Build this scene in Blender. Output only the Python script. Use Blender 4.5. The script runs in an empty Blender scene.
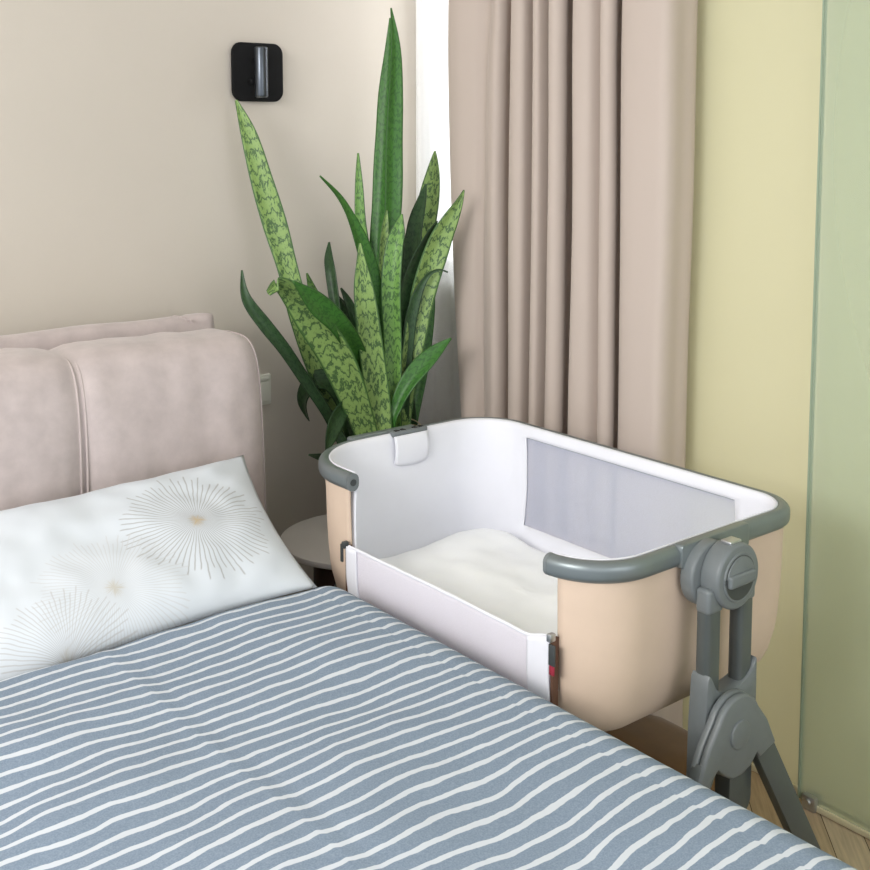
import bpy, bmesh, math, random
from mathutils import Vector, Matrix, noise
sc = bpy.context.scene
COL = sc.collection
random.seed(7)

# ---------------------------------------------------------------- camera
cam_data = bpy.data.cameras.new('camera')
cam = bpy.data.objects.new('camera', cam_data)
COL.objects.link(cam)
cam.location = (0, 0, 1.52)
cam.rotation_euler = (math.radians(90 - 5.529), 0, math.radians(-38.813))
cam_data.sensor_width = 36
cam_data.lens = 47.87
cam_data.shift_y = -0.2218
cam_data.clip_start = 0.05
sc.camera = cam

# ---------------------------------------------------------------- world, lights, exposure
world = bpy.data.worlds.new('world')
sc.world = world
world.use_nodes = True
world.node_tree.nodes['Background'].inputs[0].default_value = (0.93, 0.96, 1.0, 1)
world.node_tree.nodes['Background'].inputs[1].default_value = 1.0

def area(name, loc, target, sx, sy, power, color):
    d = bpy.data.lights.new(name, 'AREA')
    d.shape = 'RECTANGLE'; d.size = sx; d.size_y = sy
    d.energy = power; d.color = color
    o = bpy.data.objects.new(name, d)
    COL.objects.link(o)
    o.location = loc
    o.rotation_euler = (Vector(target) - Vector(loc)).to_track_quat('-Z', 'Y').to_euler()
    return o
# daylight from a tall window on the left side of the room
area('window_daylight', (-1.9, 0.9, 2.25), (1.3, 1.8, 0.75), 1.4, 0.9, 47, (1.0, 0.975, 0.94))
# added fill light behind the camera, brightens the cot end and lower yellow wall
area('rear_fill', (1.0, -1.7, 1.75), (1.7, 1.6, 0.6), 1.3, 1.2, 7, (1.0, 0.98, 0.95))
# lamp light of the room behind the yellow glass partition
area('next_room_light', (3.1, 0.9, 0.9), (2.2, 1.2, 0.9), 1.8, 1.6, 20, (1.0, 0.97, 0.90))
# daylight outside the curtained window in the right wall
area('curtain_window_daylight', (2.75, 2.35, 2.0), (2.2, 2.35, 1.7), 1.2, 1.3, 15, (0.95, 0.98, 1.0))
sc.view_settings.view_transform = 'Standard'
sc.view_settings.look = 'None'
sc.view_settings.exposure = 0.6
sc.view_settings.gamma = 1.0
sc.view_settings.use_curve_mapping = False
sc.cycles.use_denoising = True

# ---------------------------------------------------------------- materials
def s2l(c):
    return tuple(((x / 12.92) if x <= 0.04045 else ((x + 0.055) / 1.055) ** 2.4) for x in c)
def rgb(r, g, b):
    return s2l((r / 255, g / 255, b / 255)) + (1.0,)

class NT:
    """small helper around a material's node tree"""
    def __init__(self, name):
        self.m = bpy.data.materials.new(name)
        self.m.use_nodes = True
        self.t = self.m.node_tree
        self.b = self.t.nodes['Principled BSDF']
        self.out = self.t.nodes['Material Output']
    def n(self, kind, **kw):
        x = self.t.nodes.new(kind)
        for k, v in kw.items():
            setattr(x, k, v)
        return x
    def l(self, a, b):
        self.t.links.new(a, b)
    def put(self, sock, v):
        if hasattr(v, 'is_output'):
            self.l(v, sock)
        else:
            sock.default_value = v
    def math(self, op, a, b=0.0, c=None):
        x = self.n('ShaderNodeMath', operation=op)
        self.put(x.inputs[0], a); self.put(x.inputs[1], b)
        if c is not None:
            self.put(x.inputs[2], c)
        return x.outputs[0]
    def mix(self, f, a, b):
        x = self.n('ShaderNodeMix', data_type='RGBA')
        self.put(x.inputs[0], f); self.put(x.inputs[6], a); self.put(x.inputs[7], b)
        return x.outputs[2]
    def noise(self, scale, detail=3.0, vec=None, rough=0.5):
        x = self.n('ShaderNodeTexNoise')
        x.inputs['Scale'].default_value = scale
        x.inputs['Detail'].default_value = detail
        x.inputs['Roughness'].default_value = rough
        x.inputs['Distortion'].default_value = 0
        if vec is None:
            vec = self.obj()
        self.l(vec, x.inputs['Vector'])
        return x.outputs['Fac']
    def obj(self):
        return self.n('ShaderNodeTexCoord').outputs['Object']
    def uv(self):
        return self.n('ShaderNodeTexCoord').outputs['UV']
    def xyz(self, vec):
        x = self.n('ShaderNodeSeparateXYZ'); self.l(vec, x.inputs[0])
        return x.outputs
    def ramp(self, f, p0, c0, p1, c1):
        x = self.n('ShaderNodeValToRGB')
        x.color_ramp.elements[0].position = p0; x.color_ramp.elements[0].color = c0
        x.color_ramp.elements[1].position = p1; x.color_ramp.elements[1].color = c1
        self.l(f, x.inputs[0])
        return x.outputs[0]
    def smooth(self, v, lo, hi, a=0.0, b=1.0):
        x = self.n('ShaderNodeMapRange', interpolation_type='SMOOTHSTEP')
        self.put(x.inputs[0], v)
        x.inputs[1].default_value = lo; x.inputs[2].default_value = hi
        x.inputs[3].default_value = a; x.inputs[4].default_value = b
        return x.outputs[0]
    def bump(self, h, strength=0.2, dist=0.002):
        x = self.n('ShaderNodeBump')
        x.inputs['Strength'].default_value = strength
        x.inputs['Distance'].default_value = dist
        self.l(h, x.inputs['Height'])
        self.l(x.outputs[0], self.b.inputs['Normal'])
    def color(self, c):
        self.put(self.b.inputs['Base Color'], c)
    def rough(self, v):
        self.put(self.b.inputs['Roughness'], v)
    def spec(self, v):
        self.b.inputs['Specular IOR Level'].default_value = v

def simple(name, c, rough=0.5, var=0.06, scale=30, bump=0.0, bscale=200, metal=0.0, spec=0.5, bdist=0.001):
    t = NT(name)
    dark = tuple(x * (1 - var) for x in c[:3]) + (1,)
    lite = tuple(min(1, x * (1 + var)) for x in c[:3]) + (1,)
    t.color(t.ramp(t.noise(scale), 0.3, dark, 0.7, lite))
    t.rough(rough); t.spec(spec)
    t.b.inputs['Metallic'].default_value = metal
    if bump:
        t.bump(t.noise(bscale, 4), bump, bdist)
    return t.m

def fabric(name, c, weave=900, bump=0.25, var=0.05, scale=12, sheen=0.0, rough=0.9):
    t = NT(name)
    dark = tuple(x * (1 - var) for x in c[:3]) + (1,)
    lite = tuple(min(1, x * (1 + var)) for x in c[:3]) + (1,)
    base = t.ramp(t.noise(scale, 5, rough=0.6), 0.3, dark, 0.7, lite)
    fine = t.noise(weave, 2)
    t.color(t.mix(t.math('MULTIPLY', fine, 0.25), base, dark))
    t.rough(rough); t.spec(0.15)
    t.b.inputs['Sheen Weight'].default_value = sheen
    t.bump(fine, bump, 0.0008)
    return t.m

M = {}
M['wall'] = simple('beige_wall_paint', rgb(207, 199, 188), 0.9, 0.015, 3, 0.25, 260, spec=0.2)
t = NT('pale_yellow_frosted_partition')
t.color(rgb(207, 206, 179)); t.rough(0.5); t.spec(0.3)
tl = t.n('ShaderNodeBsdfTranslucent'); tl.inputs[0].default_value = rgb(222, 216, 190)
mm = t.n('ShaderNodeMixShader'); mm.inputs[0].default_value = 0.35
t.l(t.b.outputs[0], mm.inputs[1]); t.l(tl.outputs[0], mm.inputs[2]); t.l(mm.outputs[0], t.out.inputs[0])
M['yellow'] = t.m
M['white_paint'] = simple('white_window_paint', rgb(240, 240, 240), 0.45, 0.01, 5)
M['ceiling'] = simple('white_ceiling_paint', rgb(240, 238, 234), 0.9, 0.01, 5)
M['trim'] = simple('cream_floor_trim', rgb(240, 234, 200), 0.4, 0.02, 5)
M['velour'] = fabric('dusty_pink_velour', rgb(191, 179, 177), 700, 0.3, 0.10, 22, 0.25)
M['piping'] = fabric('dusty_pink_piping', rgb(190, 178, 176), 700, 0.2, 0.04, 9)
M['bed_base'] = fabric('dusty_pink_base_fabric', rgb(188, 172, 168), 700, 0.3, 0.07, 9)
M['mattress'] = fabric('white_mattress_fabric', rgb(225, 225, 222), 500, 0.2, 0.03)
M['lining'] = fabric('white_cot_lining', rgb(232, 233, 240), 1200, 0.15, 0.02, 8)
M['cot_sheet'] = fabric('ivory_plush_sheet', rgb(250, 252, 255), 400, 0.3, 0.02, 15, 0.2)
M['peach'] = fabric('peach_cot_fabric', rgb(214, 192, 172), 900, 0.3, 0.03, 14, 0.1)
M['grey_plastic'] = simple('slate_grey_plastic', rgb(112, 118, 120), 0.42, 0.03, 60, 0.08, 900)
M['grey_metal'] = simple('satin_grey_metal', rgb(128, 136, 138), 0.36, 0.03, 20, metal=0.55)
M['dark_grey'] = simple('dark_grey_plastic', rgb(62, 66, 66), 0.5, 0.05, 40)
M['leg_metal'] = simple('graphite_leg_metal', rgb(92, 98, 98), 0.36, 0.04, 20, metal=0.3)
M['rubber'] = simple('black_rubber', rgb(28, 28, 28), 0.7, 0.05, 40)
M['silver'] = simple('silver_rivet', rgb(190, 192, 194), 0.3, 0.02, 30, metal=0.9)
M['red'] = fabric('dark_red_tag', rgb(150, 50, 66), 900)
M['zip'] = simple('brown_zip', rgb(96, 66, 50), 0.6, 0.1, 300, 0.4, 900)
M['black'] = simple('matt_black_metal', rgb(20, 20, 21), 0.75, 0.08, 60, spec=0.2)
M['chrome'] = simple('brushed_dark_chrome', rgb(88, 93, 100), 0.3, 0.03, 60, metal=0.9)
M['table_top'] = simple('white_table_lacquer', rgb(222, 218, 216), 0.4, 0.02, 8)
M['dark_wood'] = simple('dark_brown_wood', rgb(58, 38, 30), 0.5, 0.25, 18)
M['pot'] = simple('white_ceramic', rgb(225, 222, 216), 0.25, 0.02, 8)
M['soil'] = simple('potting_soil', rgb(60, 45, 36), 0.95, 0.4, 90, 0.8, 120, bdist=0.01)
M['twine'] = simple('jute_twine', rgb(190, 175, 140), 0.9, 0.15, 300, 0.5, 600)
M['brown_velvet'] = fabric('brown_velvet', rgb(112, 84, 52), 500, 0.3, 0.15, 10, 0.4)
M['switch'] = simple('white_switch_plastic', rgb(226, 226, 214), 0.35, 0.01, 10)
for i, c in enumerate([(196, 174, 142), (182, 158, 124), (206, 188, 158), (160, 132, 102)]):
    t = NT('oak_parquet'); v = t.n('ShaderNodeMapping'); t.l(t.uv(), v.inputs[0])
    v.inputs['Scale'].default_value = (1, 14, 1)
    g = t.noise(9, 5, v.outputs[0])
    cc = rgb(*c)
    t.color(t.ramp(g, 0.25, tuple(x * 0.72 for x in cc[:3]) + (1,), 0.75, tuple(min(1, x * 1.1) for x in cc[:3]) + (1,)))
    t.rough(0.42); t.bump(g, 0.1)
    M['oak%d' % i] = t.m
M['oak_gap'] = simple('dark_parquet_joint', rgb(78, 60, 44), 0.8)

# curtain: dense satin cloth that lets a little light through
t = NT('taupe_satin_curtain')
f = t.noise(900, 2)
t.color(t.mix(t.math('MULTIPLY', f, 0.2), rgb(194, 180, 170), rgb(178, 164, 154)))
t.rough(0.6); t.spec(0.25); t.b.inputs['Sheen Weight'].default_value = 0.2
t.bump(f, 0.12, 0.0006)
M['curtain'] = t.m

# sheer voile
t = NT('white_sheer_voile')
tr = t.n('ShaderNodeBsdfTranslucent'); tr.inputs[0].default_value = (0.95, 0.95, 0.95, 1)
df = t.n('ShaderNodeBsdfDiffuse'); df.inputs[0].default_value = (0.92, 0.92, 0.92, 1)
tp = t.n('ShaderNodeBsdfTransparent')
m1 = t.n('ShaderNodeMixShader'); m1.inputs[0].default_value = 0.5
t.l(tr.outputs[0], m1.inputs[1]); t.l(df.outputs[0], m1.inputs[2])
m2 = t.n('ShaderNodeMixShader')
t.put(m2.inputs[0], t.smooth(t.noise(1500, 1), 0.3, 0.7, 0.55, 0.8))
t.l(tp.outputs[0], m2.inputs[1]); t.l(m1.outputs[0], m2.inputs[2]); t.l(m2.outputs[0], t.out.inputs[0])
M['voile'] = t.m

def mesh_cloth(name, opacity, col):
    t = NT(name)
    df = t.n('ShaderNodeBsdfDiffuse'); df.inputs[0].default_value = col
    tl = t.n('ShaderNodeBsdfTranslucent'); tl.inputs[0].default_value = col
    mm = t.n('ShaderNodeMixShader'); mm.inputs[0].default_value = 0.35
    t.l(df.outputs[0], mm.inputs[1]); t.l(tl.outputs[0], mm.inputs[2])
    tp = t.n('ShaderNodeBsdfTransparent')
    m2 = t.n('ShaderNodeMixShader')
    t.put(m2.inputs[0], t.smooth(t.noise(1800, 1), 0.3, 0.7, opacity - 0.08, opacity + 0.08))
    t.l(tp.outputs[0], m2.inputs[1]); t.l(mm.outputs[0], m2.inputs[2]); t.l(m2.outputs[0], t.out.inputs[0])
    return t.m
M['net'] = mesh_cloth('lilac_white_netting', 0.74, rgb(230, 235, 255))
M['front_net'] = mesh_cloth('white_fine_netting', 0.86, rgb(246, 243, 250))

# frosted green glass
t = NT('frosted_green_glass')
gl = t.n('ShaderNodeBsdfPrincipled')
t.b.inputs['Base Color'].default_value = rgb(206, 221, 208)
t.b.inputs['Roughness'].default_value = 0.3
t.b.inputs['Transmission Weight'].default_value = 0.0
t.t.nodes.remove(gl)
tl = t.n('ShaderNodeBsdfTranslucent'); tl.inputs[0].default_value = rgb(212, 228, 214)
tp = t.n('ShaderNodeBsdfTransparent'); tp.inputs[0].default_value = rgb(251, 252, 248)
mm = t.n('ShaderNodeMixShader'); mm.inputs[0].default_value = 0.25
t.l(t.b.outputs[0], mm.inputs[1]); t.l(tl.outputs[0], mm.inputs[2])
m2 = t.n('ShaderNodeMixShader')
m2.inputs[0].default_value = 0.32
t.l(tp.outputs[0], m2.inputs[1]); t.l(mm.outputs[0], m2.inputs[2]); t.l(m2.outputs[0], t.out.inputs[0])
M['frosted'] = t.m
M['glass_edge'] = simple('green_glass_edge', rgb(150, 166, 146), 0.2, 0.05, 10)
t = NT('clear_pane')
t.color((1, 1, 1, 1)); t.rough(0.0)
tp = t.n('ShaderNodeBsdfTransparent'); gs = t.n('ShaderNodeBsdfGlossy'); gs.inputs['Roughness'].default_value = 0.02
mm = t.n('ShaderNodeMixShader'); mm.inputs[0].default_value = 0.06
t.l(tp.outputs[0], mm.inputs[1]); t.l(gs.outputs[0], mm.inputs[2]); t.l(mm.outputs[0], t.out.inputs[0])
M['pane'] = t.m

# striped duvet: UV.y is the length along the bed, UV.x the width
t = NT('blue_striped_cotton')
u, v, _ = t.xyz(t.uv())
w1 = t.math('MULTIPLY', t.math('SUBTRACT', t.noise(3.0, 2), 0.5), 0.062)
w2 = t.math('MULTIPLY', t.math('SUBTRACT', t.noise(13, 4), 0.5), 0.018)
step = t.math('MULTIPLY', t.smooth(u, 1.163, 1.168), 0.0035)
step2 = t.math('MULTIPLY', t.smooth(u, 0.742, 0.752), 0.003)
vv = t.math('ADD', t.math('ADD', t.math('ADD', v, w1), t.math('ADD', w2, step)), step2)
fr = t.math('FRACT', t.math('DIVIDE', vv, 0.0318))
d = t.math('ABSOLUTE', t.math('SUBTRACT', fr, 0.5))
stripe = t.smooth(d, 0.122, 0.155, 1.0, 0.0)
mel = t.noise(420, 3)
blue = t.ramp(mel, 0.3, rgb(122, 138, 157), 0.7, rgb(144, 159, 177))
t.color(t.mix(stripe, blue, rgb(210, 216, 224)))
t.rough(0.9); t.spec(0.15); t.bump(t.noise(1100, 2), 0.2, 0.0006)
M['duvet'] = t.m

# pillow with three line-drawn bursts; object coordinates lie in the pillow's plane
t = NT('white_cotton_with_bursts')
P = t.obj()
X, Y, Z = t.xyz(P)
colr = rgb(212, 218, 225)
BURSTS = [(-0.193, 0.176, 0.165, 66, (150, 148, 146), (186, 160, 112)),
          (-0.390, 0.038, 0.155, 84, (200, 202, 205), (190, 184, 170)),
          (-0.492, -0.075, 0.14, 74, (186, 186, 188), (180, 176, 166))]
for cx, cy, R, N, lc, cc in BURSTS:
    dx = t.math('SUBTRACT', X, cx); dy = t.math('SUBTRACT', Y, cy)
    r = t.math('SQRT', t.math('ADD', t.math('MULTIPLY', dx, dx), t.math('MULTIPLY', dy, dy)))
    a = t.math('ARCTAN2', dy, dx)
    a2 = t.math('ADD', t.math('MULTIPLY', a, N / (2 * math.pi)), t.math('MULTIPLY', t.noise(26, 2), 0.7))
    fl = t.math('FLOOR', a2)
    wn = t.n('ShaderNodeTexWhiteNoise', noise_dimensions='1D'); t.l(fl, wn.inputs['W'])
    fr = t.math('ABSOLUTE', t.math('SUBTRACT', t.math('FRACT', a2), 0.5))
    # line half width in angle fraction grows towards the centre so that strokes keep their width
    half = t.math('DIVIDE', 0.0005 * N / (2 * math.pi), t.math('MAXIMUM', r, 0.012))
    line = t.math('SUBTRACT', 1.0, t.smooth(t.math('SUBTRACT', fr, half), -0.05, 0.16))
    rmax = t.math('MULTIPLY', R, t.math('ADD', 0.8, t.math('MULTIPLY', wn.outputs[0], 0.2)))
    ins = t.smooth(t.math('SUBTRACT', rmax, r), 0.0, 0.006)
    fade = t.smooth(r, 0.0, 0.09, 0.55, 0.7)
    colr = t.mix(t.math('MULTIPLY', t.math('MULTIPLY', line, ins), fade), colr, rgb(*lc))
    cen = t.math('MULTIPLY', t.smooth(t.math('ADD', r, t.math('MULTIPLY', wn.outputs[0], 0.016)), 0.006, 0.027, 0.8, 0.0), line)
    colr = t.mix(cen, colr, rgb(*cc))
t.color(colr); t.rough(0.85); t.spec(0.2)
t.bump(t.noise(900, 2), 0.12, 0.0006)
M['pillow'] = t.m

# sansevieria leaves: UV.x across 0..1, UV.y metres along
def leaf_mat(name, light, dark, edge, freq, amount):
    t = NT(name)
    u, v, _ = t.xyz(t.uv())
    cross = t.n('ShaderNodeCombineXYZ')
    t.l(t.math('MULTIPLY', u, 3.4), cross.inputs[0]); t.l(t.math('MULTIPLY', v, 20.0), cross.inputs[1])
    nz = t.noise(1.3, 4, cross.outputs[0], 0.6)
    oi = t.n('ShaderNodeObjectInfo')
    ph = t.math('ADD', t.math('MULTIPLY', v, freq), t.math('ADD', t.math('MULTIPLY', nz, 3.6), t.math('MULTIPLY', oi.outputs['Random'], 7.0)))
    band = t.math('ABSOLUTE', t.math('SUBTRACT', t.math('FRACT', ph), 0.5))
    bm = t.smooth(band, 0.05, 0.27, amount, 0.0)
    c2 = t.n('ShaderNodeCombineXYZ')
    t.l(t.math('MULTIPLY', u, 9.0), c2.inputs[0]); t.l(t.math('MULTIPLY', v, 60.0), c2.inputs[1])
    mott = t.smooth(t.noise(1.6, 4, c2.outputs[0], 0.7), 0.52, 0.68, 0.0, amount * 0.5)
    mk = t.math('MAXIMUM', bm, mott)
    col = t.mix(mk, light, dark)
    e = t.smooth(t.math('ABSOLUTE', t.math('SUBTRACT', u, 0.5)), 0.43, 0.48)
    t.color(t.mix(e, col, edge))
    t.rough(0.42); t.spec(0.4)
    t.bump(nz, 0.1, 0.002)
    return t.m
M['leaf0'] = leaf_mat('mottled_light_leaf', rgb(140, 170, 98), rgb(56, 88, 54), rgb(72, 108, 58), 24, 0.9)
M['leaf1'] = leaf_mat('mottled_mid_leaf', rgb(112, 156, 76), rgb(46, 84, 46), rgb(58, 96, 48), 34, 0.8)
M['leaf2'] = leaf_mat('dark_leaf', rgb(56, 86, 52), rgb(30, 54, 36), rgb(40, 66, 40), 40, 0.6)
M['leaf3'] = leaf_mat('deep_green_leaf', rgb(66, 118, 48), rgb(36, 78, 36), rgb(52, 96, 40), 40, 0.6)

# ---------------------------------------------------------------- geometry helpers
BASE = {}
def link(o, parent=None):
    COL.objects.link(o)
    if parent is not None:
        o.parent = parent
def tag(o, label, cat=None, group=None, kind=None):
    o['label'] = label
    if cat: o['category'] = cat
    if group: o['group'] = group
    if kind: o['kind'] = kind
    return o
def thing(name, base, label, cat, group=None):
    o = bpy.data.objects.new(name, None)
    o.empty_display_size = 0.05
    link(o); o.location = base
    BASE[o.name] = Vector(base)
    return tag(o, label, cat, group)

class G:
    def __init__(self):
        self.bm = bmesh.new()
        self.uvl = None
    def uvlayer(self):
        return self.bm.loops.layers.uv.verify()
    def box(self, lo, hi, bev=0.0, seg=2):
        t = bmesh.new()
        bmesh.ops.create_cube(t, size=1)
        for v in t.verts:
            v.co = Vector([lo[i] + (v.co[i] + 0.5) * (hi[i] - lo[i]) for i in range(3)])
        if bev:
            bmesh.ops.bevel(t, geom=t.edges[:], offset=bev, segments=seg, profile=0.5, affect='EDGES')
        return self.merge(t)
    def merge(self, t, mat=None):
        if mat is not None:
            bmesh.ops.transform(t, matrix=mat, verts=t.verts)
        me = bpy.data.meshes.new('tmp'); t.to_mesh(me); t.free()
        self.bm.from_mesh(me); bpy.data.meshes.remove(me)
        return self
    def prism(self, pts, y0, y1, bev=0.0, seg=2, axis='Y'):
        """outline pts (a,b) extruded along axis: Y -> (a,y,b), X -> (x,a,b), Z -> (a,b,z)"""
        t = bmesh.new()
        f = {'Y': lambda a, b, h: (a, h, b), 'X': lambda a, b, h: (h, a, b), 'Z': lambda a, b, h: (a, b, h)}[axis]
        A = [t.verts.new(f(a, b, y0)) for a, b in pts]
        B = [t.verts.new(f(a, b, y1)) for a, b in pts]
        n = len(pts)
        caps = [t.faces.new(A), t.faces.new(B[::-1])]
        for i in range(n):
            t.faces.new((A[i], B[i], B[(i + 1) % n], A[(i + 1) % n]))
        bmesh.ops.recalc_face_normals(t, faces=t.faces)
        if bev:
            ed = list({e for c in caps for e in c.edges})
            bmesh.ops.bevel(t, geom=ed, offset=bev, segments=seg, profile=0.5, affect='EDGES')
        return self.merge(t)
    def cyl(self, c, r, h, axis='Z', seg=40, bev=0.0, r2=None):
        t = bmesh.new()
        bmesh.ops.create_cone(t, cap_ends=True, segments=seg, radius1=r, radius2=r if r2 is None else r2, depth=h)
        if bev:
            ed = [e for e in t.edges if abs(e.verts[0].co.z - e.verts[1].co.z) < 1e-6]
            bmesh.ops.bevel(t, geom=ed, offset=bev, segments=3, profile=0.5, affect='EDGES')
        rot = {'Z': Matrix(), 'Y': Matrix.Rotation(math.pi / 2, 4, 'X'), 'X': Matrix.Rotation(math.pi / 2, 4, 'Y')}[axis]
        return self.merge(t, Matrix.Translation(Vector(c)) @ rot)
    def lathe(self, c, prof, seg=48):
        rings = []
        for r, z in prof:
            if r < 1e-5:
                rings.append([self.bm.verts.new((c[0], c[1], c[2] + z))])
            else:
                rings.append([self.bm.verts.new((c[0] + r * math.cos(2 * math.pi * i / seg), c[1] + r * math.sin(2 * math.pi * i / seg), c[2] + z)) for i in range(seg)])
        for A, B in zip(rings, rings[1:]):
            for i in range(seg):
                j = (i + 1) % seg
                q = [A[i % len(A)], A[j % len(A)], B[j % len(B)], B[i % len(B)]]
                q = list(dict.fromkeys(q))
                if len(q) > 2:
                    self.bm.faces.new(q)
        return self
    def sweep(self, path, sect, closed=False, cap=True, up=(0, 0, 1), scale=None):
        """sect: list of (side, up) offsets; or scale(i) multiplies it"""
        n = len(path); path = [Vector(p) for p in path]; up = Vector(up)
        rings = []
        for i, p in enumerate(path):
            if closed:
                tn = path[(i + 1) % n] - path[i - 1]
            else:
                tn = path[min(i + 1, n - 1)] - path[max(i - 1, 0)]
            tn.normalize()
            side = tn.cross(up)
            if side.length < 1e-4:
                side = tn.cross(Vector((0.02, 1, 0)))
            side.normalize()
            u2 = side.cross(tn)
            s = scale(i) if scale else 1.0
            rings.append([self.bm.verts.new(p + side * a * s + u2 * b * s) for a, b in sect])
        m = len(sect)
        for i in range(n if closed else n - 1):
            A, B = rings[i], rings[(i + 1) % n]
            for k in range(m):
                self.bm.faces.new((A[k], A[(k + 1) % m], B[(k + 1) % m], B[k]))
        if cap and not closed:
            self.bm.faces.new(rings[0]); self.bm.faces.new(rings[-1][::-1])
        return self
    def tube(self, path, r, seg=12, closed=False, scale=None):
        return self.sweep(path, [(r * math.cos(2 * math.pi * k / seg), r * math.sin(2 * math.pi * k / seg)) for k in range(seg)], closed, True, scale=scale)
    def grid(self, nu, nv, fn, uvf=None, closed_u=False):
        V = [[self.bm.verts.new(fn(i, j)) for j in range(nv)] for i in range(nu)]
        lay = self.uvlayer() if uvf else None
        for i in range(nu if closed_u else nu - 1):
            i2 = (i + 1) % nu
            for j in range(nv - 1):
                f = self.bm.faces.new((V[i][j], V[i2][j], V[i2][j + 1], V[i][j + 1]))
                if lay:
                    for lp, (a, b) in zip(f.loops, ((i, j), (i + 1, j), (i + 1, j + 1), (i, j + 1))):
                        lp[lay].uv = uvf(a, b)
        return V
    def build(self, name, mats, parent=None, angle=38, base=None, recalc=True, flat=False):
        if recalc:
            bmesh.ops.recalc_face_normals(self.bm, faces=self.bm.faces)
        me = bpy.data.meshes.new(name)
        root = parent
        while root is not None and root.parent is not None:
            root = root.parent
        if root is not None:
            off = BASE[root.name]
        else:
            if base is None:
                lo = [min(v.co[i] for v in self.bm.verts) for i in range(3)]
                hi = [max(v.co[i] for v in self.bm.verts) for i in range(3)]
                base = ((lo[0] + hi[0]) / 2, (lo[1] + hi[1]) / 2, lo[2])
            off = Vector(base)
        bmesh.ops.translate(self.bm, verts=self.bm.verts, vec=-off)
        self.bm.to_mesh(me); self.bm.free()
        if not flat:
            for p in me.polygons:
                p.use_smooth = True
            me.set_sharp_from_angle(angle=math.radians(angle))
        for m in (mats if isinstance(mats, (list, tuple)) else [mats]):
            me.materials.append(m)
        o = bpy.data.objects.new(name, me)
        link(o, parent)
        if parent is None:
            o.location = off
            BASE[o.name] = Vector(off)
        return o
def struct(o, label=None):
    o['kind'] = 'structure'
    if label: o['label'] = label
    return o
def solidify(o, t, offset=-1):
    m = o.modifiers.new('thickness', 'SOLIDIFY'); m.thickness = t; m.offset = offset
def subsurf(o, n=2):
    m = o.modifiers.new('smooth', 'SUBSURF'); m.levels = n; m.render_levels = n
def rrect(cx, cy, w, h, r, seg=8):
    pts = []
    for sx, sy, a0 in ((1, 1, 0), (-1, 1, 90), (-1, -1, 180), (1, -1, 270)):
        for k in range(seg + 1):
            a = math.radians(a0 + 90 * k / seg)
            pts.append((cx + sx * (w / 2 - r) + r * math.cos(a), cy + sy * (h / 2 - r) + r * math.sin(a)))
    return pts
def catmull(P, n):
    """smooth curve through the points, n samples per span"""
    P = [Vector(p) for p in P]; out = []
    for i in range(len(P) - 1):
        p0, p1, p2, p3 = P[max(i - 1, 0)], P[i], P[i + 1], P[min(i + 2, len(P) - 1)]
        for k in range(n):
            t = k / n
            out.append(0.5 * ((2 * p1) + (p2 - p0) * t + (2 * p0 - 5 * p1 + 4 * p2 - p3) * t * t + (3 * p1 - p0 - 3 * p2 + p3) * t ** 3))
    out.append(P[-1])
    return out
def nz(x, y, z=0.0):
    return noise.noise(Vector((x, y, z)))
def sstep(a, b, x):
    t = max(0, min(1, (x - a) / (b - a))); return t * t * (3 - 2 * t)
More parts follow.
